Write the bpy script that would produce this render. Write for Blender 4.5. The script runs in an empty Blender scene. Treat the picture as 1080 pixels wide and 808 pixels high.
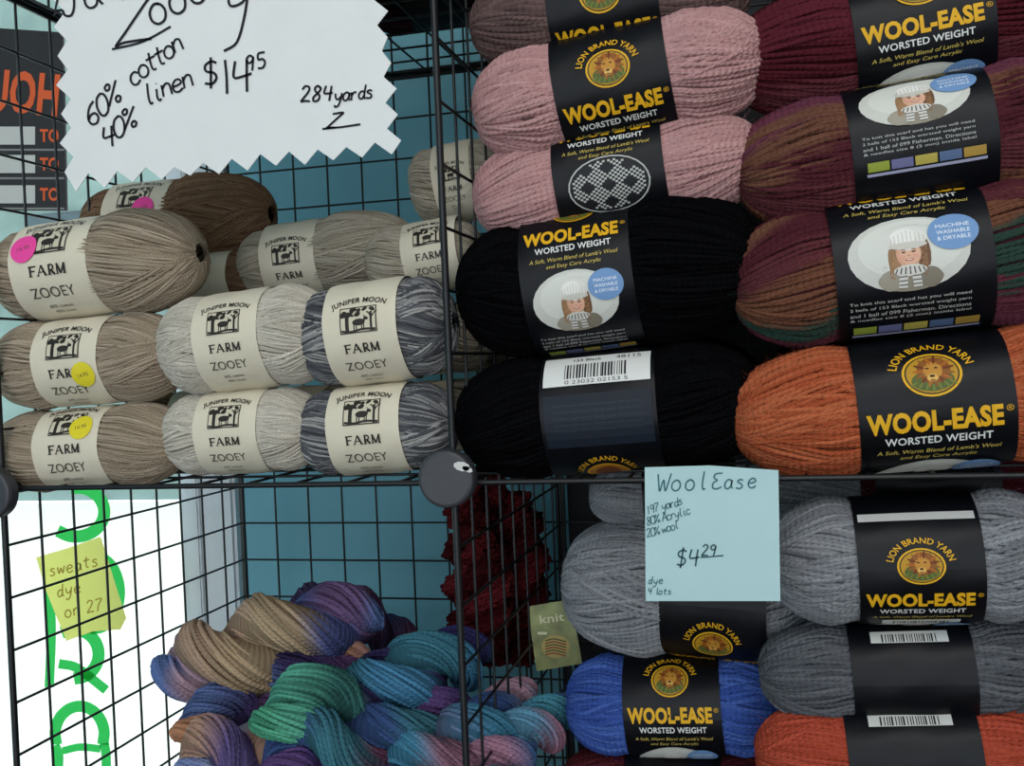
import bpy, math, random
import numpy as np
from mathutils import Vector, Matrix
random.seed(7); rng=np.random.RandomState(7)
sc=bpy.context.scene
try: sc.view_settings.view_transform='Standard'
except Exception: pass
# ---------------------------------------------------------------- camera
FP=1060.0
yaw,pitch,roll=math.radians(14),math.radians(1.0),math.radians(2.4)
F=np.array([-math.sin(yaw)*math.cos(pitch),math.cos(yaw)*math.cos(pitch),-math.sin(pitch)])
R0=np.cross(F,[0,0,1.]);R0/=np.linalg.norm(R0);U0=np.cross(R0,F)
R=math.cos(roll)*R0-math.sin(roll)*U0
U=math.sin(roll)*R0+math.cos(roll)*U0
D0=.675
CAM=-D0*(F+(478-540)/FP*R-(505-404)/FP*U)
cd=bpy.data.cameras.new('camera');cam=bpy.data.objects.new('camera',cd);sc.collection.objects.link(cam)
cd.sensor_width=36;cd.lens=36*FP/1080;cd.clip_start=.02
cam.matrix_world=Matrix(((R[0],U[0],-F[0],CAM[0]),(R[1],U[1],-F[1],CAM[1]),(R[2],U[2],-F[2],CAM[2]),(0,0,0,1)))
sc.camera=cam
def W(px,py,Y):
    d=F+(px-540)/FP*R-(py-404)/FP*U
    return CAM+d*(Y-CAM[1])/d[1]
# ---------------------------------------------------------------- helpers
def lin(h):
    if not isinstance(h,str): return np.array(h,float)
    h=h.lstrip('#');c=np.array([int(h[i:i+2],16)/255 for i in (0,2,4)])
    return np.where(c<=.04045,c/12.92,((c+.055)/1.055)**2.4)
def desat(c,f): 
    g=c@np.array([.3,.59,.11]);return c*(1-f)+g*f
def link(o,parent=None):
    sc.collection.objects.link(o)
    if parent: o.parent=parent
    return o
def empty(name,loc=(0,0,0),rot=None):
    e=bpy.data.objects.new(name,None);e.empty_display_size=.02;e.location=loc
    if rot is not None: e.rotation_euler=rot
    return link(e)
def nodes(name):
    m=bpy.data.materials.new(name);m.use_nodes=True
    return m,m.node_tree.nodes,m.node_tree.links,m.node_tree.nodes['Principled BSDF']
def simple(name,col,rough=.6,metal=0,noise=.08,nscale=30,bump=0,bscale=200,spec=.5):
    m,n,l,p=nodes(name);c=lin(col)
    tc=n.new('ShaderNodeTexCoord');nz=n.new('ShaderNodeTexNoise');nz.inputs['Scale'].default_value=nscale;nz.inputs['Detail'].default_value=4
    l.new(tc.outputs['Object'],nz.inputs['Vector'])
    r=n.new('ShaderNodeValToRGB');r.color_ramp.elements[0].position=.3;r.color_ramp.elements[1].position=.7
    r.color_ramp.elements[0].color=(*np.clip(c*(1-noise),0,1),1);r.color_ramp.elements[1].color=(*np.clip(c*(1+noise),0,1),1)
    l.new(nz.outputs['Fac'],r.inputs['Fac']);l.new(r.outputs['Color'],p.inputs['Base Color'])
    p.inputs['Roughness'].default_value=rough;p.inputs['Metallic'].default_value=metal;p.inputs['Specular IOR Level'].default_value=spec
    if bump:
        b=n.new('ShaderNodeBump');b.inputs['Strength'].default_value=bump;b.inputs['Distance'].default_value=.002
        n2=n.new('ShaderNodeTexNoise');n2.inputs['Scale'].default_value=bscale
        l.new(tc.outputs['Object'],n2.inputs['Vector']);l.new(n2.outputs['Fac'],b.inputs['Height']);l.new(b.outputs['Normal'],p.inputs['Normal'])
    return m
def attr_mat(name,rough=.6,spec=.5):
    m,n,l,p=nodes(name);a=n.new('ShaderNodeAttribute');a.attribute_name='Col'
    l.new(a.outputs['Color'],p.inputs['Base Color']);p.inputs['Roughness'].default_value=rough
    p.inputs['Specular IOR Level'].default_value=spec
    return m
def yarn_mat(name,freq,ks,dist):
    m,n,l,p=nodes(name);a=n.new('ShaderNodeAttribute');a.attribute_name='Col'
    uv=n.new('ShaderNodeTexCoord');sp=n.new('ShaderNodeSeparateXYZ');l.new(uv.outputs['UV'],sp.inputs[0])
    m1=n.new('ShaderNodeMath');m1.operation='MULTIPLY';m1.inputs[1].default_value=freq;l.new(sp.outputs['X'],m1.inputs[0])
    m2=n.new('ShaderNodeMath');m2.operation='MULTIPLY_ADD';m2.inputs[1].default_value=6.2832*ks;l.new(sp.outputs['Y'],m2.inputs[0]);l.new(m1.outputs[0],m2.inputs[2])
    s=n.new('ShaderNodeMath');s.operation='SINE';l.new(m2.outputs[0],s.inputs[0])
    nz=n.new('ShaderNodeTexNoise');nz.inputs['Scale'].default_value=900;nz.inputs['Detail'].default_value=2;l.new(uv.outputs['Object'],nz.inputs['Vector'])
    ad=n.new('ShaderNodeMath');ad.operation='MULTIPLY_ADD';ad.inputs[1].default_value=1.6;l.new(nz.outputs['Fac'],ad.inputs[0]);l.new(s.outputs[0],ad.inputs[2])
    b=n.new('ShaderNodeBump');b.inputs['Strength'].default_value=.6;b.inputs['Distance'].default_value=dist
    l.new(ad.outputs[0],b.inputs['Height']);l.new(b.outputs['Normal'],p.inputs['Normal'])
    mr=n.new('ShaderNodeMapRange');mr.inputs['From Min'].default_value=0;mr.inputs['From Max'].default_value=1;mr.inputs['To Min'].default_value=.78;mr.inputs['To Max'].default_value=1.18
    l.new(nz.outputs['Fac'],mr.inputs['Value'])
    vm=n.new('ShaderNodeVectorMath');vm.operation='SCALE';l.new(a.outputs['Color'],vm.inputs[0]);l.new(mr.outputs[0],vm.inputs['Scale'])
    l.new(vm.outputs[0],p.inputs['Base Color'])
    p.inputs['Roughness'].default_value=1;p.inputs['Specular IOR Level'].default_value=.02
    p.inputs['Sheen Weight'].default_value=.3;p.inputs['Sheen Roughness'].default_value=.8
    l.new(a.outputs['Color'],p.inputs['Sheen Tint'])
    return m
M_WOOL=yarn_mat('wool_yarn',1500,2,.0005)
M_FINE=yarn_mat('cotton_yarn',2600,2,.0002)
M_PRINT=attr_mat('label_print',.5,.25)
M_INK=attr_mat('ink_and_paper',.8,.2)
M_NAVY=simple('navy_label_paper','#080a10',.4,noise=.4,nscale=40,bump=.2,bscale=60,spec=.22)
M_CREAM=simple('cream_label_paper','#d2c9b4',.7,noise=.04,nscale=40,bump=.25,bscale=60,spec=.3)
M_WIRE=simple('black_coated_wire','#101114',.4,.0,spec=.4)
M_PLASTIC=simple('grey_plastic','#34353a',.5,bump=.1)

def arr_mesh(name,V,Q,col=None,uv=None,mat=None,parent=None,smooth=True):
    V=np.asarray(V,np.float32).reshape(-1,3);Q=np.asarray(Q,np.int32).reshape(-1,4)
    me=bpy.data.meshes.new(name);me.vertices.add(len(V));me.vertices.foreach_set('co',V.ravel())
    me.loops.add(Q.size);me.loops.foreach_set('vertex_index',Q.ravel())
    me.polygons.add(len(Q));me.polygons.foreach_set('loop_start',np.arange(0,Q.size,4,dtype=np.int32))
    me.update(calc_edges=True)
    me.polygons.foreach_set('use_smooth',np.full(len(Q),smooth))
    if col is not None:
        c=np.ones((len(V),4),np.float32);c[:,:3]=np.asarray(col).reshape(-1,3)
        at=me.color_attributes.new('Col','FLOAT_COLOR','POINT');at.data.foreach_set('color',c.ravel())
    if uv is not None:
        ul=me.uv_layers.new(name='UVMap');ul.data.foreach_set('uv',np.asarray(uv,np.float32).ravel())
    if mat: me.materials.append(mat)
    return link(bpy.data.objects.new(name,me),parent)
def tubes(P,rad,cols,ref,K=5):
    S,M,_=P.shape
    T=np.gradient(P,axis=1);T/=np.linalg.norm(T,axis=2,keepdims=True)+1e-12
    n1=ref-(ref*T).sum(2,keepdims=True)*T;n1/=np.linalg.norm(n1,axis=2,keepdims=True)+1e-12
    n2=np.cross(T,n1);rad=np.broadcast_to(np.asarray(rad,float),(S,M))
    ang=np.arange(K)*2*np.pi/K
    V=P[:,:,None,:]+rad[:,:,None,None]*(np.cos(ang)[None,None,:,None]*n1[:,:,None,:]+np.sin(ang)[None,None,:,None]*n2[:,:,None,:])
    C=np.repeat(cols[:,:,None,:],K,axis=2)
    seg=np.linalg.norm(np.diff(P,axis=1),axis=2);al=np.concatenate([np.zeros((S,1)),np.cumsum(seg,1)],1)
    idx=np.arange(S*M*K).reshape(S,M,K);nx=np.roll(idx,-1,axis=2)
    Q=np.stack([idx[:,:-1],nx[:,:-1],nx[:,1:],idx[:,1:]],-1)
    u0=np.broadcast_to(al[:,:-1,None],(S,M-1,K));u1=np.broadcast_to(al[:,1:,None],(S,M-1,K))
    v0=np.broadcast_to(np.arange(K)/K,(S,M-1,K));v1=v0+1/K
    uv=np.stack([np.stack([u0,v0],-1),np.stack([u0,v1],-1),np.stack([u1,v1],-1),np.stack([u1,v0],-1)],3)
    return V.reshape(-1,3),Q.reshape(-1,4),C.reshape(-1,3),uv.reshape(-1,2)
class Acc:
    def __init__(s): s.V=[];s.Q=[];s.C=[];s.U=[];s.n=0
    def add(s,t):
        V,Q,C,U_=t;s.V.append(V);s.Q.append(Q+s.n);s.C.append(C);s.U.append(U_);s.n+=len(V)
    def make(s,name,mat,parent): return arr_mesh(name,np.concatenate(s.V),np.concatenate(s.Q),np.concatenate(s.C),np.concatenate(s.U),mat,parent)
# ---------------------------------------------------------------- text
_tc={}
def text_geo(t,bold=0.0,shear=0.0):
    k=(t,bold,shear)
    if k not in _tc:
        cu=bpy.data.curves.new('t','FONT');cu.body=t;cu.offset=bold;cu.shear=shear;cu.resolution_u=3;cu.space_character=1.05 if bold else 1
        o=bpy.data.objects.new('t',cu);sc.collection.objects.link(o);bpy.context.view_layer.update()
        me=bpy.data.meshes.new_from_object(o.evaluated_get(bpy.context.evaluated_depsgraph_get()))
        v=np.array([p.co[:2] for p in me.vertices]);f=[tuple(p.vertices) for p in me.polygons]
        bpy.data.objects.remove(o);bpy.data.curves.remove(cu);bpy.data.meshes.remove(me)
        v-=v.min(0);v/=v.max(0);v-=.5
        _tc[k]=(v,f)
    return _tc[k]
GL={
'Z':[[(0,5.6),(2,5.9),(4,6),(3,4.5),(1,1.5),(0,0),(1,.3),(4.4,.2)]],
'J':[[(1,6),(4,6)],[(2.8,6),(2.6,2),(1.8,.1),(.6,.3),(.2,1.4)]],
'o':[[(2.6,3.3),(1.6,3.5),(.6,2.6),(.5,1.1),(1.4,.1),(2.7,.3),(3.3,1.6),(2.9,2.9),(2.2,3.4)]],
'e':[[(.6,1.8),(2,1.9),(3.1,2.4),(2.6,3.4),(1.4,3.4),(.5,2.1),(.8,.6),(2,0),(3.4,.7)]],
'y':[[(.4,3.4),(.8,1.4),(1.8,.9),(2.9,2.0)],[(3.2,3.5),(2.9,1),(2.1,-1.6),(.8,-2.2),(.4,-1.4)]],
'u':[[(.4,3.3),(.5,1),(1.4,.1),(2.6,.6),(3.1,3.3)],[(3.1,3.3),(3.2,1),(3.7,.1)]],
'6':[[(2.9,5.8),(1.4,4.5),(.5,2),(1.1,.3),(2.5,.1),(3.2,1.4),(2.5,2.7),(1.2,2.5),(.6,1.6)]],
'0':[[(2,5.8),(.8,4.8),(.4,2.6),(1,.5),(2.1,0),(3.2,1.2),(3.4,3.6),(2.8,5.3),(1.8,5.8)]],
'%':[[(3.6,5.8),(2,3),(.3,0)],[(1.1,5.7),(.3,5),(.6,4.1),(1.4,4.3),(1.6,5.2),(1,5.7)],[(3.2,1.9),(2.5,1.3),(2.7,.3),(3.5,.4),(3.8,1.3),(3.1,1.9)]],
'c':[[(3,2.9),(2.1,3.5),(.9,2.9),(.5,1.5),(1.1,.2),(2.2,0),(3.3,.8)]],
't':[[(1.8,5.3),(1.6,2.5),(1.8,.5),(2.8,.2)],[(.4,3.6),(3.2,3.8)]],
'n':[[(.5,3.4),(.6,1.5),(.6,0)],[(.6,2.2),(1.6,3.4),(2.7,3.1),(3,1.6),(3.2,0)]],
'4':[[(.8,5.7),(.4,3),(2,2.8),(3.6,3)],[(2.9,5.6),(2.7,2.5),(2.6,0)]],
'l':[[(1.6,6),(1.4,2),(1.8,.1),(2.5,.3)]],
'i':[[(1.5,3.4),(1.4,1),(1.9,0),(2.5,.3)],[(1.6,4.8),(1.75,4.9)]],
'$':[[(3.4,4.8),(2.2,5.4),(.8,4.7),(1,3.4),(2.7,2.7),(3.2,1.5),(2.2,.4),(.5,.8)],[(2.2,6.3),(1.8,-.6)]],
'1':[[(1.6,5.9),(1.7,3),(1.6,0)]],
'9':[[(3.1,4.8),(2,5.7),(.8,5),(.7,3.7),(1.8,3),(3,3.9),(3.1,5)],[(3.1,5),(2.9,2.5),(2.5,0)]],
'5':[[(3.4,5.8),(1,5.7),(.9,3.5),(2.4,3.5),(3.3,2),(2.4,.3),(.5,.4)]],
'2':[[(.5,4.6),(1.5,5.8),(3,5.2),(2.7,3.4),(.5,.2),(2,.3),(3.8,.1)]],
'8':[[(3,4.9),(1.9,5.8),(.9,4.8),(1.6,3.4),(3,2),(2.5,.3),(1,.2),(.8,1.6),(2.2,3.1),(3.2,4.6),(2.6,5.4)]],
'7':[[(.4,5.6),(3.5,5.8),(2,3),(1.3,0)]],
'a':[[(3,3),(1.8,3.5),(.6,2.3),(.8,.5),(1.9,.1),(2.9,1.4),(3.1,3.2)],[(3.1,3.2),(3,1),(3.6,.1)]],
'r':[[(.6,3.4),(.8,1.5),(.8,0)],[(.8,2),(1.7,3.3),(2.8,3.2)]],
'd':[[(2.9,2.8),(1.7,3.3),(.6,2.1),(.9,.4),(2,.2),(2.9,1.6)],[(3.2,6),(2.9,2.5),(3,.5),(3.6,.1)]],
's':[[(2.8,3.1),(1.6,3.5),(.8,2.7),(2.2,1.8),(2.7,.8),(1.6,.1),(.4,.5)]],
'W':[[(0,5.8),(.6,2.5),(1.2,.1),(2.1,3.8),(3,.1),(3.8,3),(4.4,5.9)]],
'E':[[(3.6,5.8),(1.2,5.6),(.6,4.2),(1.9,3.2),(.5,2.2),(.6,.5),(2,0),(3.8,.7)]],
'A':[[(0,0),(1,3),(2.1,5.9),(2.8,3),(3.6,0)],[(.8,2.2),(3.1,2.4)]],
'w':[[(0,3.3),(.7,.2),(1.7,2.6),(2.6,.2),(3.5,3.4)]],
'b':[[(.7,6),(.6,2),(.7,.2),(2.2,.1),(3.1,1.6),(2.2,3),(.8,2.3)]],
'm':[[(.3,3.3),(.4,0)],[(.4,2.3),(1.2,3.4),(1.8,2.6),(1.8,.2)],[(1.8,2.4),(2.7,3.4),(3.3,2.5),(3.5,0)]],
'.':[[(1.4,.1),(1.7,.2)]],' ':[]}
def crom(p,n=5):
    p=np.array(p,float)
    if len(p)<3: return np.array([p[0]+(p[-1]-p[0])*t for t in np.linspace(0,1,3)])
    q=np.vstack([2*p[0]-p[1],p,2*p[-1]-p[-2]]);o=[]
    for i in range(1,len(q)-2):
        for t in np.arange(n)/n:
            a,b,c,d=q[i-1],q[i],q[i+1],q[i+2]
            o.append(.5*((2*b)+(c-a)*t+(2*a-5*b+4*c-d)*t*t+(3*b-a-3*c+d)*t**3))
    o.append(p[-1]);return np.array(o)
class Art:
    def __init__(s,mp,lift=.0003,step=.00012): s.mp=mp;s.V=[];s.F=[];s.C=[];s.l=lift;s.st=step
    def add(s,uv,faces,col,layer=0):
        n=len(s.V);c=lin(col)
        for u,v in uv: s.V.append(tuple(s.mp(u,v,s.l+layer*s.st)));s.C.append(c)
        s.F+= [tuple(i+n for i in f) for f in faces]
    def text(s,t,u,v,w,h,col,bold=0.,layer=2,shear=0.,rot=0.,mirror=False):
        g,f=text_geo(t,bold,shear);p=g*[w,h]
        if mirror:p=p*[-1,1]
        c,si=math.cos(rot),math.sin(rot)
        s.add([(u+a*c-b*si,v+a*si+b*c) for a,b in p],f,col,layer)
    def arctext(s,t,u,v,rad,w,h,col,bold=0.,layer=2,sgn=1):
        g,f=text_geo(t,bold);p=g*[w,h];o=[]
        for a,b in p:
            th=a/rad;r=rad+b;o.append((u+r*math.sin(th),v+r*math.cos(th)))
        s.add(o,f,col,layer)
    def ell(s,u,v,ru,rv,col,layer=1,n=26,rings=3,rot=0):
        c,si=math.cos(rot),math.sin(rot);pts=[(u,v)];fs=[]
        for k in range(1,rings+1):
            for i in range(n):
                x=ru*k/rings*math.cos(2*math.pi*i/n);y=rv*k/rings*math.sin(2*math.pi*i/n)
                pts.append((u+x*c-y*si,v+x*si+y*c))
        for i in range(n):
            j=(i+1)%n;fs.append((0,1+i,1+j))
            for k in range(rings-1):
                a=1+k*n;fs.append((a+i,a+n+i,a+n+j,a+j))
        s.add(pts,fs,col,layer)
    def rect(s,u,v,w,h,col,layer=1,nu=3,nv=6,rot=0):
        c,si=math.cos(rot),math.sin(rot);pts=[];fs=[]
        for j in range(nv+1):
            for i in range(nu+1):
                x=w*(i/nu-.5);y=h*(j/nv-.5);pts.append((u+x*c-y*si,v+x*si+y*c))
        for j in range(nv):
            for i in range(nu):
                a=j*(nu+1)+i;fs.append((a,a+1,a+nu+2,a+nu+1))
        s.add(pts,fs,col,layer)
    def ribbon(s,p,w,col,layer=2,smooth=True):
        p=crom(p) if smooth else np.array(p,float)
        t=np.gradient(p,axis=0);t/=np.linalg.norm(t,axis=1,keepdims=True)+1e-9;nn=np.stack([-t[:,1],t[:,0]],1)*w/2
        pts=[];fs=[]
        for i in range(len(p)): pts+= [tuple(p[i]+nn[i]),tuple(p[i]-nn[i])]
        for i in range(len(p)-1): fs.append((2*i,2*i+1,2*i+3,2*i+2))
        s.add(pts,fs,col,layer)
    def seg(s,a,b,w,col,layer=2):
        s.ribbon([a,b],w,col,layer)
    def hand(s,t,x,y,size,col,wd=1.6,rot=0,slant=.15,sp=4.2,grot=None):
        k=size/6;c,si=math.cos(rot),math.sin(rot);cx=0;g=rot if grot is None else grot;gc,gs=math.cos(g),math.sin(g)
        for ch in t:
            j=(random.random()-.5)*.5*k
            for st in GL.get(ch,[]):
                q=[]
                for a,b in st:
                    X=(a+b*slant)*k;Y_=b*k;q.append((x+cx*k*c+X*gc-Y_*gs,y+cx*k*si+j+X*gs+Y_*gc))
                s.ribbon(q,wd,col)
            cx+= 2.6 if ch in 'li1. ' else sp
    def make(s,name,mat,parent):
        if not s.V: return
        me=bpy.data.meshes.new(name);me.from_pydata(s.V,[],s.F);me.update()
        c=np.ones((len(s.V),4),np.float32);c[:,:3]=np.array(s.C)
        at=me.color_attributes.new('Col','FLOAT_COLOR','POINT');at.data.foreach_set('color',c.ravel())
        me.materials.append(mat);return link(bpy.data.objects.new(name,me),parent)
# ---------------------------------------------------------------- label artwork
GOLD='#dfa81c';WHT='#dcdcd8'
def vis(A,s): return abs(s-A.off)<A.lim
def photo_oval(A,u,s):
    A.ell(u,s,28,22,'#c9c8c0',1,rings=4);A.ell(u+1,s+3,24,17,'#d3d3cb',2,rings=3)
    A.ell(u,s-15,15,7,'#8f8778',3);A.ell(u-9,s-15,5.5,6,'#9c9485',4,n=14);A.ell(u+9,s-15,5.5,6,'#7f7768',4,n=14)
    rr=random.Random(9)
    for k in range(16):
        sd=-1 if k%2 else 1
        A.ell(u+sd*rr.uniform(5,8.5),s-4-rr.uniform(-4,5),rr.uniform(1.,1.8),rr.uniform(5,8),('#8a6546','#a17a56','#6f4e35','#93704f')[k%4],5,n=10,rings=1,rot=sd*rr.uniform(-.05,.25))
    A.ell(u,s-7.5,2.8,4.5,'#b98a70',6,n=12)
    A.ell(u,s-.8,5.7,7.4,'#d2a083',7);A.ell(u+.6,s-.6,4.6,6.4,'#dcae92',8)
    A.ell(u,s+8,8.9,7,'#dbd8d1',9);A.ell(u-1.5,s+9.5,6,4.6,'#e8e5df',10)
    for k in range(-4,5):A.rect(u+k*1.9,s+8.5-abs(k)*.4,.35,9-abs(k)*1.1,'#bfbab0',11,1,2)
    A.ell(u,s+3.9,8.8,2.,'#c9c4ba',12)
    for k in (-1,1):
        A.ell(u+k*2.3,s+.2,1.1,.45,'#6a4c3c',13,n=8,rings=1);A.ell(u+k*2.3,s+.2,.5,.4,'#2a211c',14,n=8,rings=1);A.ell(u+k*2.4,s+1.6,1.4,.25,'#8a6448',13,n=8,rings=1)
        A.ell(u+k*3,s-2.3,1.4,1.1,'#dba08a',13,n=10,rings=1)
    A.ell(u,s-1.8,.7,.35,'#bb8468',13,n=8,rings=1);A.ell(u,s-4.1,2.1,.7,'#b05a50',13,n=10,rings=1);A.ell(u,s-4.,1.5,.3,'#eee0d8',14,n=8,rings=1)
    A.ell(u,s-10,7.6,3.2,'#d2cec5',13)
    for k in range(-3,4):A.rect(u+k*2.1,s-10,.7,4.4-abs(k)*.5,'#5e5a5a',14,1,1,rot=k*.12)
    for x in (-3.5,2.8):
        A.rect(u+x,s-15.5,4,8,'#d2cec5',13,rot=x*.02)
        for k in range(3):A.rect(u+x,s-13.2-k*2.3,3.9,.7,'#5e5a5a',14,1,1)
    A.ell(u+21,s+9,11.5,10.5,'#6f93c0',15)
    for k,t in enumerate(('MACHINE','WASHABLE','& DRYABLE')):A.text(t,u+21,s+12.5-3.6*k,15,2.2,'#e8edf2',.0,16)
def wool_art(A,pattern=False,seq='main'):
    if seq=='main':
        if vis(A,0):
            A.arctext('LION BRAND YARN',0,0,18.5,50,4.4,GOLD,.015)
            A.ell(0,0,14,13,GOLD,1);A.ell(0,0,12.8,11.8,'#3a3410',2);A.ell(0,0,12,11,'#b98a22',3)
            A.ell(0,-4,10,6,'#55602a',4);A.ell(1,2,7.8,8,'#8a4c18',5);A.ell(.5,1.5,4.6,5.4,'#c08633',6)
            A.ell(0,-2.6,2.6,2.2,'#dcae5a',7,n=12)
            A.ell(-1.8,3,.9,.5,'#2a1605',8,n=8,rings=1);A.ell(2.2,3,.9,.5,'#2a1605',8,n=8,rings=1);A.ell(0,-1.6,1.3,.8,'#3a1a08',8,n=10,rings=1);A.ell(0,-4,1.5,.4,'#5a2a10',8,n=8,rings=1)
            for k in range(15):
                an=k*math.pi/7.5+.2;A.ell(1+7.*math.cos(an),1.5+6.8*math.sin(an),3,.8,('#6a3510','#a8621e','#8a5a22')[k%3],7,n=8,rings=1,rot=an)
            for k in range(7):A.ell(-9+3*k,-8.5+abs(k-3)*.9,.6,2.4,'#6d7a35',8,n=8,rings=1,rot=.3*(k-3))
        if vis(A,-25):
            A.text('WOOL-EASE',-1.5,-26,63,12,GOLD,.045);A.text('®',33,-22.5,3.4,3.4,GOLD,0)
        if vis(A,-36):A.text('WORSTED WEIGHT',0,-37,50,4.8,WHT,.02)
        if vis(A,-45):
            A.text("A Soft, Warm Blend of Lamb's Wool",0,-44.5,58,3.4,'#c9b25a',0,shear=.2);A.text('and Easy Care Acrylic',0,-49.5,36,3.4,'#c9b25a',0,shear=.2)
        if not pattern:
            if vis(A,-74):photo_oval(A,-2,-75)
            if vis(A,-104):
                for k,t in enumerate(('To knit this scarf and hat you will need','2 balls of 153 Black worsted weight yarn','and 1 ball of 099 Fisherman. Directions','& needles size 8 (5 mm) inside label')):
                    A.text(t,-3,-102-3.8*k,56,2.5,'#b9b9b4',0)
            if vis(A,-124):
                for k,cc in enumerate(('#8f9a3a','#6a6a90','#b0a04c','#56688a','#a8863c')):A.rect(-24+12*k,-123,11,7,cc,1)
                A.rect(0,-129,60,2.2,'#9d9db5',1)
        elif vis(A,-74):
            A.ell(0,-72,27,21,'#b4b4af',1,rings=4);A.ell(0,-72,26,20,'#17181c',2,rings=4)
            for i in range(-14,15):
                for j in range(-12,13):
                    if (i*1.75/24)**2+(j*1.55/18)**2<1:
                        a_=abs((i+32)%8-4);b_=abs((j+32)%8-4)
                        if a_+b_ in (4,) or (a_+b_<=2 and (a_+b_)!=1) or (b_==4 and a_==0):
                            A.rect(i*1.75,-72+j*1.55,1.75,1.5,'#b4b4af',3,1,1)
    if seq=='back':
        A.rect(0,0,68,26,'#dcdcd8',1)
        rr=random.Random(3);x=-20
        while x<20:
            w=rr.choice((.5,.8,1.2));A.rect(x,-2,w,12,'#15151a',2,1,4);x+=w+rr.choice((.6,.9,1.3))
        A.text('0 23032 02153 5',0,-10.5,40,2.6,'#15151a');A.text('153 Black',-6,8.5,18,3,'#15151a',.02);A.text('48115',20,9,16,4.2,'#33333a')
        A.rect(0,-36,68,34,'#141c28',1)
        for k in range(5):A.text('Machine wash warm. Gentle cycle. Do not iron.',0,-26-4*k,56,2.2,'#2c3744')
        if vis(A,-74):
            A.arctext('LION BRAND YARN',0,-82,18.5,50,4.4,GOLD,.015);A.ell(0,-82,14,13,GOLD,1);A.ell(0,-82,12.6,11.6,'#b5791d',2);A.ell(0,-81,8.2,8.5,'#7a3f12',4)
    if seq=='bar':
        A.rect(0,0,46,9,'#c9c9c4',1);rr=random.Random(5);x=-16
        while x<16:
            w=rr.choice((.6,1.));A.rect(x,-1,w,6,'#15151a',2,1,2);x+=w+rr.choice((.7,1.1))
    if seq=='blank':
        A.rect(0,0,68,7,'#c4c4bf',1)
def zoo_art(A,dot=None):
    K='#2b2722'
    if vis(A,20):A.arctext('JUNIPER MOON',0,-28,49,38,5.2,K,.02)
    A.rect(0,8,25,17,'#38332c',1);A.rect(0,8,23.4,15.4,'#cbc2ac',2)
    rr=random.Random(4)
    for k in range(26):A.ell(rr.uniform(-11,11),13.2+rr.uniform(-2.6,1.8),rr.uniform(.8,2.2),rr.uniform(.5,1.4),K,3,n=8,rings=1,rot=rr.uniform(-.6,.6))
    for x,w in ((-7.5,2.6),(8.8,1.6)):
        A.rect(x,6,w,13,K,3);A.ribbon([(x,8),(x+2,11),(x+4,12.5)],.9,K,3);A.ribbon([(x,9),(x-1.5,11.5),(x-3,12.5)],.9,K,3)
    A.ell(.5,6.2,4.4,2.2,K,4,n=14,rings=1);A.ell(5.4,8.3,1.7,1.1,K,4,n=10,rings=1,rot=-.4);A.ribbon([(3.2,6.5),(4.2,7.5),(5.2,8.4)],1.6,K,4);A.ribbon([(4.8,9),(4.4,10),(3.6,10.4)],.5,K,4)
    for x in (-2.8,-1.2,2.4,3.8):A.rect(x,3,.8,4.6,K,4,1,1)
    A.ribbon([(-11.5,1.4),(-5,.6),(3,1.6),(11.5,1)],1.4,K,4)
    # FARM in serif capitals
    y0,y1=-12.9,-7.1;ym=(y0+y1)/2;g=1.3
    A.seg((-10.5,y0),(-10.5,y1),g,K);A.seg((-11.5,y1-.3),(-6.6,y1-.3),.8,K,3);A.seg((-10.5,ym+.1),(-7.4,ym+.1),.8,K,3);A.seg((-11.8,y0+.2),(-9.2,y0+.2),.5,K,3)
    A.seg((-5.8,y0),(-3.2,y1),.7,K);A.seg((-3.2,y1),(-.6,y0),g,K,3);A.seg((-4.8,ym-.8),(-1.6,ym-.8),.6,K,4);A.seg((-6.6,y0+.2),(-4.8,y0+.2),.5,K,3);A.seg((-1.6,y0+.2),(.4,y0+.2),.5,K,4)
    A.seg((1.8,y0),(1.8,y1),g,K);A.ribbon([(1.4,y1-.3),(3.6,y1-.4),(4.4,y1-1.5),(3.6,ym-.1),(1.6,ym-.2)],.9,K,3);A.seg((2.9,ym-.2),(5.2,y0),g,K,4);A.seg((.8,y0+.2),(2.8,y0+.2),.5,K,3)
    A.seg((6.8,y0),(6.8,y1),.8,K);A.seg((6.8,y1),(9.1,y0+.3),g,K,3);A.seg((9.1,y0+.3),(11.4,y1),.8,K,4);A.seg((11.4,y0),(11.4,y1),g,K,5);A.seg((6,y0+.2),(7.6,y0+.2),.5,K,3);A.seg((10.4,y0+.2),(12.4,y0+.2),.5,K,3)
    A.text('ZOOEY',0,-22.5,28,6.4,'#4a463e',.0)
    A.text('60% cotton',0,-32,15,2.6,'#5a564c');A.text('40% linen',0,-36.5,13,2.4,'#5a564c')
    if dot:
        A.ell(dot[1],dot[2],8.5,8.5,dot[0],7);A.text('14.95',dot[1],dot[2],8,2.6,'#5a4a3a',0,8,rot=.2)
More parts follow.
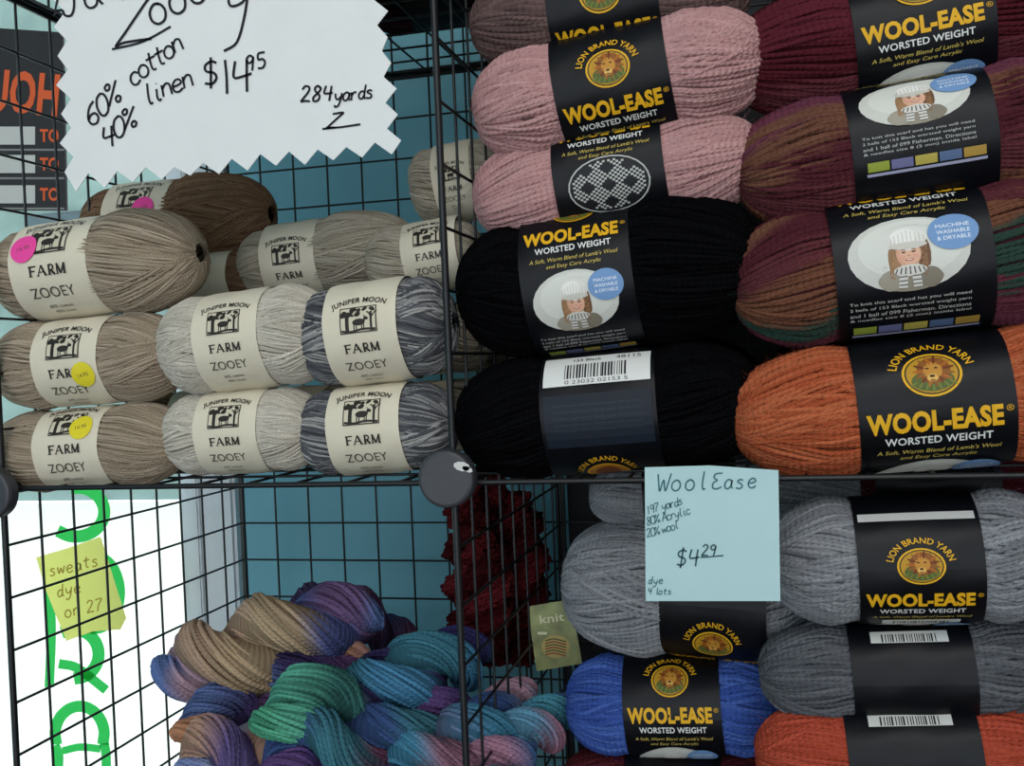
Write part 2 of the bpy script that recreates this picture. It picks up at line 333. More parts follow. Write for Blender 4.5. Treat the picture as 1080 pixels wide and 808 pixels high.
# ---------------------------------------------------------------- skein
def skein_world(name,C,a,b,colf,kind='wool',lw=.073,art=None,anchor=None,tilt=0,turn=0,twist=.9,rs=None,n=2.8,detail=1,ey=.97,lab=True,seed=0,kv=1.,waist=.1,lo=0.):
    rg=np.random.RandomState(seed+int(abs(C[0]*7919+C[2]*104729))%9999)
    e=empty(name,tuple(C),(0,-math.radians(tilt),math.radians(turn)))
    rs=rs or (.0016 if kind=='wool' else .00095)
    hl=lw/2
    def wst(x): return 1/(1+np.exp((np.abs(x-lo)-hl-.0085)/.0026)) if lab else 0*x
    def prof(x):
        u=np.clip(np.abs(x)/a,0,.9995);r=(b-rs*1.3)*(1-u**n)**(1/n)
        r=r*(1-waist*wst(x))*(1-np.maximum(u-.9,0)*.8)
        inl=np.abs(x-lo)<hl+.002
        return np.where(inl,np.minimum(r,(b-rs*1.3)*(1-waist)),r)
    acc=Acc();nb=28;Mx=36 if detail else 18
    th=np.linspace(0.05,np.pi-.05,Mx);xs=-a*np.cos(th)*.985
    ph=np.linspace(0,2*np.pi,nb,endpoint=False)
    rr=np.maximum(prof(xs)-rs*.75,.0008)
    V=np.stack([np.broadcast_to(xs[:,None],(Mx,nb)),ey*rr[:,None]*np.cos(ph),rr[:,None]*np.sin(ph)],-1)
    idx=np.arange(Mx*nb).reshape(Mx,nb);nx=np.roll(idx,-1,1)
    Q=np.stack([idx[:-1],nx[:-1],nx[1:],idx[1:]],-1).reshape(-1,4)
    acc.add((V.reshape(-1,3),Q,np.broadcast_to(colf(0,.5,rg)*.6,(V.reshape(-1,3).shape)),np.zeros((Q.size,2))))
    def layer(phis,tw,lift,ecc=0.):
        S=len(phis);t=np.linspace(0.03,.97,Mx)[None,:]*np.ones((S,1))
        x=-a*np.cos(np.pi*t);k=rg.uniform(0,6.28,(S,2));free=1-wst(x)
        r=prof(x)+(lift+rg.uniform(-.3,.4,(S,1))*rs+rs*.25*np.sin(t*21+k[:,1:]))*free
        ph=phis[:,None]+tw*(t-.5)*2+ecc*np.sin(np.pi*t)+.03*np.sin(t*9+k[:,:1])+.01*np.sin(t*23+k[:,1:])
        x=x+rs*.5*np.sin(t*17+k[:,:1])
        P=np.stack([x,ey*r*np.cos(ph),r*np.sin(ph)],-1)
        ref=np.stack([x*.3,ey*r*np.cos(ph),r*np.sin(ph)],-1)
        cols=np.zeros((S,Mx,3))
        for i in range(S):
            if colf.multi:
                for m0 in range(0,Mx,2): cols[i,m0:m0+2]=colf(phis[i],t[0,m0],rg)
            else: cols[i]=colf(phis[i],0,rg)
        acc.add(tubes(P,rs*(1+.12*np.sin(k[:,:1]+t*30)),cols,ref,6 if detail else 4))
    N=int(2*np.pi*b/(1.62*rs)) if detail else int(2*np.pi*b/(2.6*rs))
    base=np.arange(N)*2*np.pi/N+rg.uniform(-.3,.3,N)*2*np.pi/N
    layer(base,twist,-.25*rs)
    if detail:
        for bi in range(11):
            p0=rg.uniform(0,6.28);k=rg.randint(7,17)
            layer(p0+np.arange(k)*2*np.pi/N*1.15,rg.choice([-1,1])*rg.uniform(.3,.9)*max(abs(twist),.5)*1.3,rs*.7,rg.uniform(-.3,.3))
        nf=1500 if kind=='wool' else 450
        ths=rg.uniform(.1,3.04,nf);x=-a*np.cos(ths);x=x[(np.abs(x-lo)>hl+.006)];nf=len(x)
        ph=rg.uniform(0,6.28,nf);r=prof(x)+rs*.8
        P0=np.stack([x,ey*r*np.cos(ph),r*np.sin(ph)],-1)
        o=P0/np.linalg.norm(P0,axis=1,keepdims=True);d=rg.normal(0,1,(nf,3));s=np.linspace(0,1,5)[None,:,None];L=rg.uniform(.4,1.,(nf,1,1))
        fl_=1. if kind=='wool' else .6
        P=P0[:,None]+ ((o*.0026)[:,None]*np.sin(s*2.4)+ (d*.003)[:,None]*s)*L*fl_
        fc=np.stack([colf(q,.5,rg) for q in ph])[:,None,:]*1.1
        acc.add(tubes(P,.00008,np.broadcast_to(fc,P.shape),np.broadcast_to(np.roll(o,1,1)[:,None],P.shape),3))
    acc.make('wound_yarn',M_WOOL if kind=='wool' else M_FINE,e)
    if lab:
        rl=(b-rs*1.3)*(1-waist)+rs*1.55
        nu,nv=8,64;V=[]
        for j in range(nv+1):
            p=2*math.pi*j/nv
            for i in range(nu+1):
                x=-hl+lw*i/nu;r=rl-.0004*(2*x/lw)**4+.0003*math.sin(7*p+5*i)
                V.append((x+lo,-ey*r*math.cos(p),r*math.sin(p)))
        Q=[[j*(nu+1)+i,j*(nu+1)+i+1,(j+1)*(nu+1)+i+1,(j+1)*(nu+1)+i] for j in range(nv) for i in range(nu)]
        arr_mesh('paper_label',V,Q,mat=M_NAVY if kind=='wool' else M_CREAM,parent=e)
        if art:
            k=lw/(73 if kind=='wool' else 50);off=anchor or 0
            def mp(u,s,l):
                p=(s-off)*k*kv/rl;x=u*k;r=rl-.0004*(2*x/lw)**4+l+.0002
                return (x+lo,-ey*r*math.cos(p),r*math.sin(p))
            for seq,shift in art[1]:
                A=Art(lambda u,s,l,sh=shift:mp(u,s+sh,l),step=.00006);A.off=off-shift;A.lim=1.75*rl/(k*kv)
                art[0](A,seq);A.make('label_print',M_PRINT,e)
    return e
def skein(name,px,py,w,h,Y,colf,kind='wool',lwp=None,art=None,anc=None,lw=None,kv=1.,**kw):
    C=W(px,py,Y);d=C-CAM;dep=d@F;s=dep/FP;al=abs(math.atan2(d[0],d[1]))
    b=h*s/2;half=w*s/2;a=math.sqrt(max(half**2-(b*math.sin(al))**2,(.5*half)**2))/math.cos(al)
    lw=lw or lwp*s/math.cos(al)
    anchor=None
    if anc:
        aS,apy=anc;k=kv*lw/(73 if kind=='wool' else 50);rl=b*.9
        anchor=aS-rl*math.asin(max(-.98,min(.98,(py-apy)*s/rl)))/k
    return skein_world(name,C,a,b,colf,kind,lw,art,anchor,kv=kv,**kw)
def solid(hexs,var=.12,ds=.1):
    c=[desat(lin(h),ds) for h in (hexs if isinstance(hexs,(list,tuple)) else [hexs])]
    def f(p,t,rg): return np.clip(c[rg.randint(len(c))]*(1+rg.uniform(-var,var)),0,1)
    f.multi=False;return f
def striping(hexs,per=.55,ph=0.):
    c=[desat(lin(h),.08) for h in hexs]
    def f(p,t,rg):
        x=(p/ per+ph+t*2.2+.15*math.sin(5*p))%len(c);i=int(x);w=min(1,max(0,(x-i-.75)*4))
        return (c[i]*(1-w)+c[(i+1)%len(c)]*w)*(1+rg.uniform(-.1,.1))
    f.multi=True;return f
WA=lambda *sq:(lambda A,s:wool_art(A,s=='pat','main' if s in('pat','main') else s),list(sq))
def ZA(dot=None): return (lambda A,s:zoo_art(A,dot),[('z',0)])
PINK=solid(['#b48584','#b08080','#bb8d8b'],.08);BLK=solid('#09090b',.3);MAUVE=solid(['#66504d','#584543'])
ORG=solid(['#ac5029','#a14823','#b45b32'],.1);GRY=solid(['#808287','#8b8d91','#76787d'],.08);DGR=solid(['#55575c','#5f6166','#4b4d52'],.08)
BLU=solid(['#36539e','#304b94','#405ea8'],.1);RED=solid(['#ad432b','#a03b22'],.08);BUR=solid(['#4c1c24','#40151c'])
MUL=['#4c2028','#592b30','#6b4230','#2a3f36','#5a2a34','#613040','#6a4434']
N='yarn_skein'
skein(N,640,8,290,104,.05,MAUVE,lwp=113,art=WA(('main',0)),anc=(0,8),tilt=3,twist=.6)
skein(N,650,90,304,134,.052,PINK,lwp=116,art=WA(('main',0)),anc=(0,88),tilt=7,twist=.9,kv=.92)
skein(N,648,188,300,118,.058,PINK,lwp=112,art=WA(('pat',0)),anc=(-72,203),tilt=5,twist=-.8,kv=.9)
skein(N,640,294,316,162,.056,BLK,lwp=112,art=WA(('main',0)),anc=(-26,250),tilt=5,twist=.8,lo=-.014,kv=.95)
skein(N,640,434,318,140,.054,BLK,lwp=116,art=WA(('back',0)),anc=(0,387),tilt=3,twist=-.8)
skein(N,985,-75,380,110,.05,BUR,lwp=140,tilt=4)
skein(N,964,34,372,144,.062,striping(['#4c1a24','#571f2a','#4a1820','#5a2a30'],.8,1),lwp=132,art=WA(('main',0)),anc=(-26,45),tilt=6,twist=.6,kv=.8)
skein(N,964,154,362,150,.052,striping(MUL,.62,1.2),lwp=136,art=WA(('main',0)),anc=(-75,117),tilt=5,twist=.5,kv=.72)
skein(N,960,280,366,164,.045,striping(MUL,.55,3),lwp=148,art=WA(('main',0)),anc=(-75,272),tilt=4,twist=-.6,kv=.85,lo=-.004)
skein(N,976,424,394,154,.04,ORG,lwp=146,art=WA(('main',0)),anc=(0,393),tilt=4,twist=.8,kv=.9)
skein(N,760,520,274,84,.14,GRY,lwp=96,art=WA(('main',0)),anc=(-26,523),tilt=2,lo=-.022)
skein(N,722,622,256,148,.13,GRY,lwp=104,art=WA(('main',0)),anc=(0,663),tilt=-3,twist=-.9,turn=-4,lo=.026)
skein(N,713,742,228,116,.125,BLU,lwp=98,art=WA(('main',0)),anc=(-26,737),tilt=3,twist=.7)
skein(N,712,838,240,100,.12,BUR,lwp=98)
skein(N,985,510,330,60,.16,BUR,lwp=120)
skein(N,962,588,290,148,.06,GRY,lwp=118,art=WA(('main',0),('bar',-54),('blank',38)),anc=(-26,619),tilt=2,twist=.8,kv=.85)
skein(N,958,707,300,116,.07,DGR,lwp=118,art=WA(('bar',30)),anc=(0,705),tilt=3,twist=-.8)
skein(N,960,794,312,118,.06,RED,lwp=128,art=WA(('bar',0)),anc=(0,749),tilt=4,twist=.7)
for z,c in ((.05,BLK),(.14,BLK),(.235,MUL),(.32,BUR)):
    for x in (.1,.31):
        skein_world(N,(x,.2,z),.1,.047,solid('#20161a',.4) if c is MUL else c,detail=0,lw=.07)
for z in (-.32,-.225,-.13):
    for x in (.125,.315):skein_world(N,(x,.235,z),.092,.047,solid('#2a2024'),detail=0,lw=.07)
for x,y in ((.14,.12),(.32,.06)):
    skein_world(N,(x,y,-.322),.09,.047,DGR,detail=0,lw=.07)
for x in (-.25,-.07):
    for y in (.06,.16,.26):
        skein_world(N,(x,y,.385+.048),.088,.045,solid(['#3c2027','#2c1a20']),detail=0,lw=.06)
TAN=solid(['#9d8c76','#92826d','#a79782','#8c7c68'],.12);CRM=solid(['#b8b0a1','#c3bbad','#aea697'],.1)
SLT=solid(['#43444a','#66676a','#828180','#4d4e53','#9a9894','#57585c'],.12,.25);BRN=solid(['#735840','#7c614a','#674e3a'],.12);BEI=solid(['#a19784','#aca190','#958a77'],.12)
Zk=dict(kind='zoo')
PK='#e8489a';YL='#dccb2c'
skein(N,104,281,206,114,.040,TAN,lwp=74,art=ZA((PK,-15,4)),anc=(-10,286),tilt=3,twist=.8,lo=-.018,**Zk)
skein(N,96,381,186,102,.038,TAN,lwp=62,art=ZA((YL,14,-12)),anc=(-10,393),tilt=2,twist=.6,**Zk)
skein(N,95,472,190,94,.038,TAN,lwp=62,art=ZA((YL,12,4)),anc=(-10,470),tilt=3,twist=.8,**Zk)
skein(N,262,359,178,116,.04,CRM,lwp=64,art=ZA(),anc=(-10,367),tilt=4,twist=.7,**Zk)
skein(N,258,455,160,98,.04,CRM,lwp=62,art=ZA(),anc=(-10,462),tilt=2,twist=-.6,**Zk)
skein(N,399,350,162,120,.042,SLT,lwp=74,art=ZA(),anc=(-10,367),tilt=4,twist=.8,**Zk)
skein(N,399,452,162,104,.042,SLT,lwp=74,art=ZA(),anc=(-10,460),tilt=3,twist=.7,**Zk)
skein(N,188,234,190,98,.15,BRN,lwp=62,art=ZA((PK,9,-2)),anc=(-10,236),tilt=0,twist=.8,lo=-.022,**Zk)
skein(N,345,272,184,92,.14,BEI,lwp=56,art=ZA(),anc=(-10,290),tilt=3,twist=.7,lo=-.022,**Zk)
skein(N,448,272,120,84,.12,BEI,lwp=56,art=ZA(),anc=(-10,276),tilt=6,twist=.7,lo=.012,**Zk)
skein(N,487,192,106,92,.17,BEI,lwp=40,art=ZA(),anc=(-10,205),tilt=6,twist=.7,**Zk)
skein(N,230,292,120,60,.14,BRN,lwp=40,**Zk)
for x,c in ((-.285,BRN),(-.175,BEI),(-.065,BEI)):
    for z in (.034,.1):
        skein_world(N,(x,.16,z),.052,.033,c,kind='zoo',detail=0,lw=.035,rs=.0015)
        skein_world(N,(x,.25,z),.052,.033,c,kind='zoo',detail=0,lw=.035,rs=.0015)
# ---------------------------------------------------------------- wire cubes
def cyl(V,Q,p,q,r,K=6):
    p=np.array(p,float);q=np.array(q,float);t=q-p;t/=np.linalg.norm(t)
    a=np.cross(t,[0,0,1.] if abs(t[2])<.9 else [1.,0,0]);a/=np.linalg.norm(a);b=np.cross(t,a);n=len(V)
    for e in (p,q):
        for i in range(K):
            g=2*math.pi*i/K;V.append(e+r*(math.cos(g)*a+math.sin(g)*b))
    for i in range(K):j=(i+1)%K;Q.append([n+i,n+j,n+K+j,n+K+i])
def grid(name,o,u,v,nu,nv,parent,r=.0011,rf=.0021):
    V=[];Q=[];o=np.array(o,float);u=np.array(u,float);v=np.array(v,float)
    for i in range(nu+1):
        rr=rf if i in(0,nu) else r;cyl(V,Q,o+u*i/nu,o+u*i/nu+v,rr)
    off=np.cross(u,v);off=off/np.linalg.norm(off)*r*1.6
    for i in range(nv+1):
        rr=rf if i in(0,nv) else r;cyl(V,Q,o+v*i/nv+(off if rr==r else 0),o+v*i/nv+u+(off if rr==r else 0),rr)
    arr_mesh(name,V,Q,mat=M_WIRE,parent=parent)
shelf=empty('wire_grid_shelf')
XS=[-.359,0,.42];ZS=[-1.1,-.735,-.368,0,.385,.75];DY=.355
for i in range(2):
    nx=9 if i==0 else 11
    for z in ZS: grid('shelf_panel',(XS[i]+.003,.003,z-.003),(XS[i+1]-XS[i]-.006,0,0),(0,DY,0),nx,9,shelf)
    for k in range(5): grid('back_panel',(XS[i]+.003,DY,ZS[k]),(XS[i+1]-XS[i]-.006,0,0),(0,0,ZS[k+1]-ZS[k]-.006),nx,9,shelf)
for x in XS:
    for k in range(5): grid('side_panel',(x,.002,ZS[k]),(0,DY,0),(0,0,ZS[k+1]-ZS[k]-.006),9,9,shelf,rf=.0025)
def disc(name,C,r,parent):
    import bmesh
    bm=bmesh.new();prof=[(0,-.008),(r*.86,-.008),(r*.95,-.0072),(r,-.005),(r,.002),(r*.9,.003),(0,.003)]
    K=48;rings=[]
    for (q,y) in prof:
        if q==0: rings.append([bm.verts.new((C[0],C[1]+y,C[2]))])
        else: rings.append([bm.verts.new((C[0]+q*math.cos(2*math.pi*i/K),C[1]+y,C[2]+q*math.sin(2*math.pi*i/K))) for i in range(K)])
    for A_,B_ in zip(rings,rings[1:]):
        for i in range(K):
            j=(i+1)%K
            if len(A_)==1: bm.faces.new((A_[0],B_[i],B_[j]))
            elif len(B_)==1: bm.faces.new((A_[i],B_[0],A_[j]))
            else: bm.faces.new((A_[i],B_[i],B_[j],A_[j]))
    bmesh.ops.recalc_face_normals(bm,faces=bm.faces)
    me=bpy.data.meshes.new(name);bm.to_mesh(me);bm.free();me.materials.append(M_PLASTIC)
    link(bpy.data.objects.new(name,me),parent)
for x in XS:
    for z in ZS: disc('connector_disc',(x-.002,-.004,z+.001-(.006 if x<-.1 and z==0 else 0)),.0195,shelf)
fl=Art(lambda u,v,l:(W(u,v,-.0122)[0],-.0122-l*.3,W(u,v,-.0122)[2]))
fl.ell(487,492,9,5,'#c9c9c4',0,n=9,rot=.2);fl.ell(493,495,6,3,'#c9c9c4',0,n=7,rot=.4);fl.make('chipped_paint',M_INK,shelf)
# ---------------------------------------------------------------- paper signs
def flatpoly(name,pts,Y,mat,parent,th=.0006,bend=None):
    n=len(pts);V=[];bend=bend or (lambda x,y:0)
    for k in (0,th):
        for x,y in pts:
            p=W(x,y,Y);V.append((p[0],Y+k+bend(x,y),p[2]))
    Fc=[list(range(n)),list(range(2*n-1,n-1,-1))]+[[i,n+i,n+(i+1)%n,(i+1)%n] for i in range(n)]
    me=bpy.data.meshes.new(name);me.from_pydata(V,[],Fc);me.update();me.materials.append(mat)
    return link(bpy.data.objects.new(name,me),parent)
def zig(p,q,n,amp):
    p=np.array(p,float);q=np.array(q,float);d=q-p;nn=np.array([-d[1],d[0]])/np.linalg.norm(d);o=[]
    for i in range(n):
        o.append(p+d*i/n+nn*random.uniform(-2,2));o.append(p+d*(i+.5)/n+nn*(amp+random.uniform(-2,3)))
    return [tuple(x) for x in o]
M_CARD=simple('white_card','#dcdddb',.8,noise=.02,bump=.05)
sign=empty('price_sign')
out=zig((58,-110),(80,196),10,11)+zig((80,200),(412,163),11,-14)+zig((412,163),(384,-110),10,11)
SY=-.022
flatpoly('starburst_card',out,SY,M_CARD,sign)
def pxmap(Y):
    def m(u,v,l):
        p=W(u,-v,Y-l);return p
    return m
A=Art(pxmap(SY));I='#26262b'
rd=math.radians
A.hand('Z',122,-50,52,I,2.8,rot=rd(10),slant=.3);A.hand('ooe',160,-30,36,I,2.8,rot=rd(28),sp=3.9)
A.ribbon([(240,8),(243,-6),(256,-2),(262,12)],2.8,I);A.ribbon([(262,12),(258,-16),(250,-44),(236,-54)],2.8,I)
A.ribbon([(118,-52),(150,-44),(180,-28)],2.4,I)
A.hand('Ju',66,-20,34,I,2.6,rot=rd(18));A.hand('4',40,-16,40,I,2.4)
A.hand('60%',93,-134,24,I,2.4,rot=rd(45),sp=3.7,grot=rd(22));A.hand('cotton',138,-92,22,I,2.3,rot=rd(38),sp=3.1,grot=rd(25))
A.hand('40%',109,-156,23,I,2.4,rot=rd(42),sp=3.7,grot=rd(15));A.hand('linen',153,-111,22,I,2.3,rot=rd(24),sp=3.3,grot=rd(18))
A.hand('$',214,-92,28,I,2.7,rot=rd(12));A.hand('14',230,-102,36,I,2.8,rot=rd(12),sp=3.6);A.hand('95',259,-76,17,I,2.3,rot=rd(12))
A.hand('284',316,-108,17,I,2.3,rot=rd(2));A.hand('yards',352,-107,15,I,2.1,rot=rd(4),sp=3.3)
A.hand('Z',344,-135,16,I,2.2,rot=rd(2),slant=.5);A.ribbon([(340,-136),(360,-134),(380,-131)],2.2,I)
A.make('handwriting',M_INK,sign)
note=empty('price_note')
M_NB=simple('pale_blue_paper','#aecccd',.8,noise=.03);NY=-.012
flatpoly('paper_sheet',[(680,493),(748,491),(821,496),(823,634),(760,634),(681,634)],NY,M_NB,note)
A=Art(pxmap(NY));B='#3d6a74'
A.hand('Wool',692,-518,19,B,1.5,rot=rd(2),sp=4.6);A.hand('Ease',750,-516,17,B,1.5,rot=rd(2),sp=4.4)
for k,t in enumerate(('197 yards','80% Acrylic','20% wool')):A.hand(t,682,-543-12*k,9,'#4a7078',1.,rot=rd(16),sp=3.0)
A.hand('$4',712,-598,19,'#35545c',1.7,rot=rd(3));A.hand('29',739,-586,12,'#35545c',1.5);A.ribbon([(739,-588),(752,-587),(763,-586)],1.3,'#35545c')
A.hand('dye',683,-616,8,'#4a7078',1.);A.hand('4 lots',683,-627,7,'#4a7078',1.)
A.make('handwriting',M_INK,note)
# ---------------------------------------------------------------- twisted hanks
def hank(name,pts,rad,palette,turns=2.2,lobes=2,seed=0,rs=.0013,cph=0.,noise=0.,M=80,ns=34,shift=1.7):
    rg=np.random.RandomState(seed+11)
    P=crom(pts,12);L=np.concatenate([[0],np.cumsum(np.linalg.norm(np.diff(P,axis=0),axis=1))]);tt=np.linspace(0,1,M)
    Cn=np.stack([np.interp(tt*L[-1],L,P[:,i]) for i in range(3)],1)
    T=np.gradient(Cn,axis=0);T/=np.linalg.norm(T,axis=1,keepdims=True)
    N1=np.cross(T,[0,.3,1.]);N1/=np.linalg.norm(N1,axis=1,keepdims=True);N2=np.cross(T,N1)
    env=np.clip(np.sin(np.pi*tt)**.35,.3,1)*rad
    pal=[]
    for h in palette:
        c=lin(h);g=c.mean();pal.append((c*.78+g*.22)*.9)
    e=empty(name,tuple(Cn.mean(0)));c0=Cn.mean(0);acc=Acc()
    for l in range(lobes):
        w=2*np.pi*turns*tt+2*np.pi*l/lobes
        o=np.cos(w)[:,None]*N1+np.sin(w)[:,None]*N2
        BC=Cn+o*(env*.47)[:,None]
        x=(tt*len(pal)*.9+l*shift+cph)%len(pal);i0=x.astype(int)%len(pal);fr=np.clip((x-np.floor(x)-.6)*2.5,0,1)[:,None]
        pc=np.array(pal);bc=pc[i0]*(1-fr)+pc[(i0+1)%len(pal)]*fr
        n2=np.cross(T,o)
        th=np.arange(ns)*2*np.pi/ns
        A_=th[:,None]+1.4*2*np.pi*turns*tt[None]*.25+rg.uniform(-.12,.12,(ns,1))+.16*np.sin(tt[None]*14+rg.uniform(0,6.3,(ns,1)))
        rl=(env*.56)[None]*(1+rg.uniform(-.07,.08,(ns,1))+.06*np.sin(tt[None]*20+rg.uniform(0,6.3,(ns,1))))+rg.normal(0,1,(ns,M))*noise
        SP=BC[None]+rl[...,None]*(np.cos(A_)[...,None]*o[None]+np.sin(A_)[...,None]*n2[None])
        cl=bc[None]*(1+rg.uniform(-.28,.28,(ns,1,1)));cl=np.broadcast_to(cl,SP.shape)
        acc.add(tubes(SP-c0,max(rs,np.max(env)*.56*math.pi/ns*1.12),np.clip(cl,0,1),SP-BC[None],5))
        acc.add(tubes((BC-c0)[None],(env*.53)[None],bc[None]*.6,o[None],12))
    acc.make('twisted_yarn',M_WOOL,e)
    return e
def hp(l): return [W(x,y,Y) for x,y,Y in l]
H='yarn_hank'
hank(H,hp([(172,702,.13),(225,695,.12),(290,675,.13),(350,655,.15),(402,655,.17)]),.038,['#4f6ca8','#a88494','#b08e72','#b0946e','#4e5c9c','#6f5080'],1.5,cph=0,shift=.8)
hank(H,hp([(185,775,.08),(230,750,.09),(265,755,.11),(330,705,.13),(390,695,.15)]),.026,['#b8784e','#b07c6c','#4a6298','#3a2b5a','#5b3a6a'],1.3,seed=1)
hank(H,hp([(272,765,.05),(318,742,.05),(360,745,.08),(420,720,.12),(452,695,.16)]),.030,['#3a9a74','#44a488','#245f5a','#2c2450','#3b2a60'],1.0,seed=2,cph=.0,shift=.6)
hank(H,hp([(190,815,.04),(235,790,.05),(290,805,.06),(345,795,.07)]),.030,['#7080b4','#8f96bc','#b88a70','#5a4a84'],1.3,seed=3)
hank(H,hp([(350,740,.1),(410,725,.1),(465,700,.14),(508,690,.2)]),.030,['#34306c','#27486a','#2a7488','#2a7ba4','#382c60'],1.5,seed=4)
hank(H,hp([(280,815,.03),(330,782,.05),(390,790,.06),(450,765,.09),(490,740,.12)]),.030,['#5a3a78','#42306c','#2b4a80','#2b6f80','#5a2f48'],1.4,seed=5)
hank(H,hp([(400,820,.05),(450,800,.06),(500,780,.08),(540,750,.14)]),.027,['#2a4a80','#5a6a90','#2a7fa0','#8a5a70'],1.5,seed=6)
hank(H,hp([(480,825,.06),(530,790,.08),(575,765,.13),(600,745,.18)]),.022,['#2f8aa0','#4a8fb0','#a06a84','#3a6aa0'],1.8,seed=7,rs=.0012)
hank(H,hp([(500,780,.12),(530,750,.15),(560,730,.2)]),.02,['#a8607c','#b58aa0','#3a8ab0'],1.4,seed=8)
hank(H,hp([(300,645,.24),(350,640,.24),(400,665,.25),(440,695,.26)]),.026,['#3a4a80','#6d4468','#4a3a60'],1.5,seed=9)
for i,(z,y) in enumerate(((-.335,.08),(-.335,.17),(-.335,.27),(-.28,.12),(-.27,.22))):
    hank(H,[(-.32,y,z),(-.22,y+.01,z+.004),(-.12,y-.01,z),(-.03,y,z)],.034,['#3a4a90','#2a7f90','#5b3a78','#a87a68'],2.2,seed=20+i,cph=i)
for i,(x,y0,y1,Y) in enumerate(((492,505,700,.27),(520,500,700,.3),(546,520,700,.3),(508,560,700,.25))):
    hank('boucle_hank' ,hp([(x,y0,Y),(x+6,(y0+y1)/2,Y),(x+4,y1,Y)]),.022,['#5a0a12','#6f0f1a','#45080e'],2.5,seed=30+i,noise=.0028,ns=20,rs=.0013,M=150)
leaf=empty('pattern_leaflet');M_LF=simple('leaflet_paper','#8f9460',.5,noise=.35,nscale=60)
flatpoly('leaflet_sheet',[(556,640),(602,632),(614,700),(566,708)],.2,M_LF,leaf)
A=Art(pxmap(.2));A.text('knit',582,-652,26,9,'#d8d6b0',.02,rot=rd(8));A.ell(586,-682,15,12,'#b9a46a')
for k in range(6):A.ribbon([(575,-676-3*k),(584,-674-3*k),(597,-677-3*k)],1.4,('#5a5a3a','#8a4a3a')[k%2],3)
A.rect(572,-668,10,3,'#d8d6b0',2);A.make('leaflet_print',M_INK,leaf)
# ---------------------------------------------------------------- room
M_BLUE=simple('blue_painted_wall','#7fbccb',.8,noise=.05,nscale=5,bump=.1)
M_TRIM=simple('window_trim_paint','#dde4e8',.6,noise=.04)
M_WHITE=simple('ceiling_paint','#c4c4bf',.9);M_FLOOR=simple('wood_floor','#5a4636',.6,noise=.2,nscale=8)
def box(name,lo,hi,mat,parent=None,bev=0):
    import bmesh
    bm=bmesh.new();bmesh.ops.create_cube(bm,size=1)
    for v in bm.verts: v.co=Vector([lo[i]+(v.co[i]+.5)*(hi[i]-lo[i]) for i in range(3)])
    if bev:bmesh.ops.bevel(bm,geom=bm.edges[:],offset=bev,segments=2,affect='EDGES')
    me=bpy.data.meshes.new(name);bm.to_mesh(me);bm.free();me.materials.append(mat);return link(bpy.data.objects.new(name,me),parent)
WY=.42
xj=W(252,600,WY)[0];xf=W(186,600,WY)[0]
box('wall_back',(xj,WY,-1.1),(2.2,WY+.12,1.6),M_BLUE)
box('wall_back_sill',(-1.8,WY,-1.1),(xj,WY+.12,-.8),M_BLUE)
box('wall_back_header',(-1.8,WY,1.1),(xj,WY+.12,1.6),M_BLUE)
box('wall_left',(-1.92,-3,-1.1),(-1.8,WY+.12,1.6),M_BLUE);box('wall_right',(2.2,-3,-1.1),(2.32,WY+.12,1.6),M_WHITE)
box('floor',(-1.9,-3,-1.16),(2.3,WY+.12,-1.1),M_FLOOR);box('ceiling',(-1.9,-3,1.6),(2.3,WY+.12,1.66),M_WHITE)
win=empty('window_1')
box('jamb',(xf+.022,WY-.012,-.8),(xj+.004,WY+.1,1.1),M_TRIM,win,.004)
box('jamb_bead',(xf+.034,WY-.018,-.8),(xf+.044,WY-.008,1.1),M_TRIM,win,.002)
box('sash',(xf-.006,WY+.02,-.8),(xf+.015,WY+.07,1.1),M_TRIM,win,.003)
box('sill',(-1.8,WY-.02,-.82),(xj,WY+.1,-.79),M_TRIM,win,.004);box('head',(-1.8,WY-.01,1.08),(xj,WY+.1,1.11),M_TRIM,win,.004)
mg,n,l,p=nodes('window_glass');n.remove(p);tr=n.new('ShaderNodeBsdfTransparent');tr.inputs[0].default_value=(.93,.96,.95,1);gl=n.new('ShaderNodeBsdfGlossy');gl.inputs['Roughness'].default_value=.02
mx=n.new('ShaderNodeMixShader');mx.inputs[0].default_value=.05;l.new(tr.outputs[0],mx.inputs[1]);l.new(gl.outputs[0],mx.inputs[2]);l.new(mx.outputs[0],n['Material Output'].inputs[0])
box('glass_pane',(-1.8,WY+.045,-.8),(xf,WY+.049,1.1),mg,win)
xb=W(618,560,.36)[0]
box('added_dark_backing',(xb-.02,.372,-1.1),(.8,.385,1.2),simple('dark_board','#17161a',.8))  # added dark sheet, keeps the gaps behind the right unit black
def transl(name,col,f=.8):
    m,n,l,p=nodes(name);t=n.new('ShaderNodeBsdfTranslucent');t.inputs[0].default_value=(*lin(col),1);p.inputs['Base Color'].default_value=(*lin(col),1)
    mx=n.new('ShaderNodeMixShader');mx.inputs[0].default_value=f;l.new(p.outputs[0],mx.inputs[1]);l.new(t.outputs[0],mx.inputs[2]);l.new(mx.outputs[0],n['Material Output'].inputs[0]);return m
VG=WY+.044
A=Art(pxmap(VG),lift=.0,step=.0003);G='#35b556';gl_=[0]
def grib(p,w):
    gl_[0]+=1;A.ribbon(p,w,G,layer=gl_[0])
def arc(cx,cy,rx,ry,a0,a1,w):
    grib([(cx+rx*math.cos(rd(a)),-(cy)+ry*math.sin(rd(a))) for a in np.linspace(a0,a1,9)],w)
arc(80,540,30,26,100,-130,13)
arc(100,625,26,38,-150,160,12)
arc(78,690,26,26,120,-90,13);grib([(50,-600),(54,-660),(52,-725)],10)
grib([(62,-700),(82,-705),(112,-728)],10)
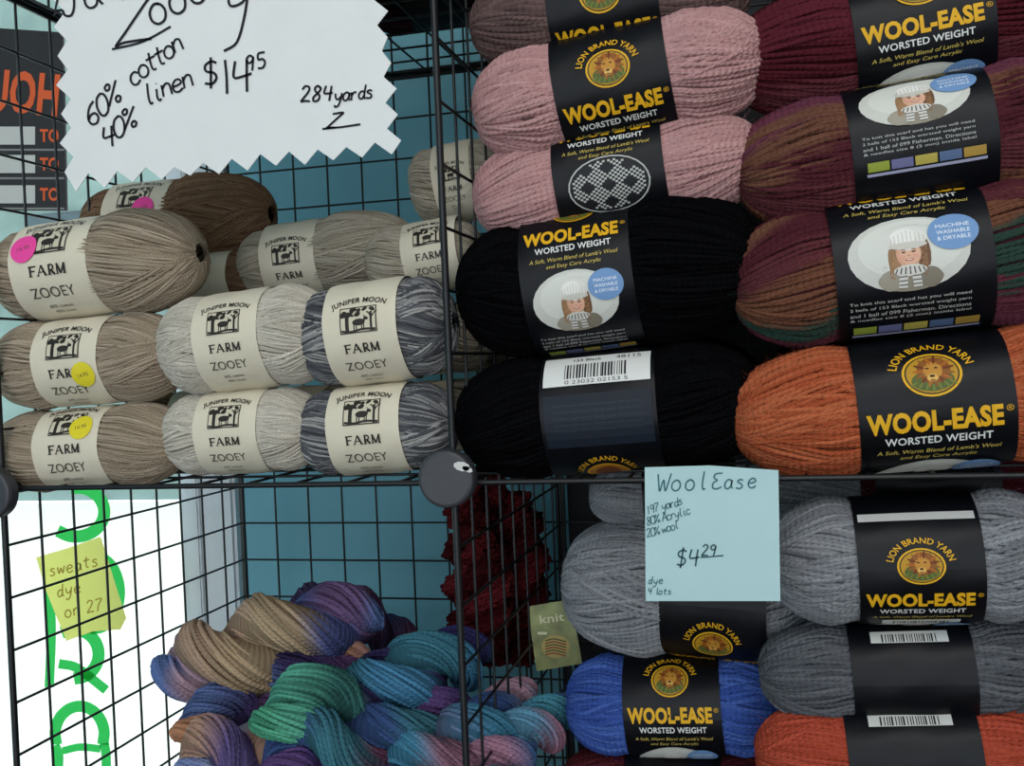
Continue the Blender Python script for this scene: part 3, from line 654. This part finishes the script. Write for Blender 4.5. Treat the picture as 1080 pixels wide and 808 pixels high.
arc(84,775,26,30,200,-20,12);grib([(58,-786),(62,-800),(58,-840)],10);grib([(110,-784),(112,-800),(112,-840)],10);grib([(66,-792),(85,-788),(106,-790)],8)
A.make('window_lettering',transl('green_vinyl',G),None)
ny=empty('sticky_note')
flatpoly('note_sheet',[(38,588),(72,578),(106,566),(133,652),(127,664),(98,666),(70,676),(48,622)],.33,transl('yellow_note_paper','#f3f2b4',.9),ny,th=.0002)
A=Art(pxmap(.33))
for k,t in enumerate(('sweats','dye','on 27')):A.hand(t,52+k*8,-608-22*k,13,'#b5a040',1.5,rot=rd(12))
A.make('handwriting',M_INK,ny)
hs=empty('opening_hours_sign');HY=WY+.03
M_HS=simple('dark_sign_board','#2a2627',.6)
flatpoly('sign_board',[(-120,22),(66,34),(70,222),(-120,222)],HY,M_HS,hs,.003)
A=Art(pxmap(HY));O='#e0653c'
A.text('HOURS',5,-96,114,46,O,.035,rot=rd(-5),mirror=True)
for k,y in enumerate((143,173,205)):
    A.rect(16,-y-15,104,2,'#8a8a86',1);A.text('TO',52,-y,20,14,O,.03);A.rect(10,-y,54,19,'#c9cac4',1)
A.make('sign_lettering',M_INK,hs)
# ---------------------------------------------------------------- outside + light
box('pavement',(-14,WY+.2,-1.3),(8,9,-1.25),simple('pale_concrete','#c4c4be',.9))
bd=empty('street_building')
box('facade',(-12,9.2,-1.25),(-1,9.8,6),simple('pale_facade','#7f9590',.9,noise=.2,nscale=2),bd)
for k in range(6): box('shop_window',(-11.4+1.8*k,9.1,.4),(-10.3+1.8*k,9.22,2.0),simple('dark_glass','#3e4f55',.3),bd)
wd=bpy.data.worlds.new('world');sc.world=wd;wd.use_nodes=True
bg=wd.node_tree.nodes['Background'];bg.inputs[0].default_value=(.87,.94,1,1);bg.inputs[1].default_value=2.05
sl=bpy.data.lights.new('sun','SUN');sl.energy=4.5;sl.angle=.02;so=bpy.data.objects.new('sun',sl);sc.collection.objects.link(so)
so.rotation_euler=Vector((.72,.05,-.7)).to_track_quat('-Z','Y').to_euler();so.location=(-5,3,6)
def area(name,loc,tgt,size,en,col):
    ld=bpy.data.lights.new(name,'AREA');ld.size=size;ld.energy=en;ld.color=col;o=bpy.data.objects.new(name,ld);sc.collection.objects.link(o);o.location=loc
    o.rotation_euler=(Vector(tgt)-Vector(loc)).to_track_quat('-Z','Y').to_euler()
area('ceiling_lamp',(.4,-1.2,1.5),(.05,0,0),1.2,17,(1,.97,.93))
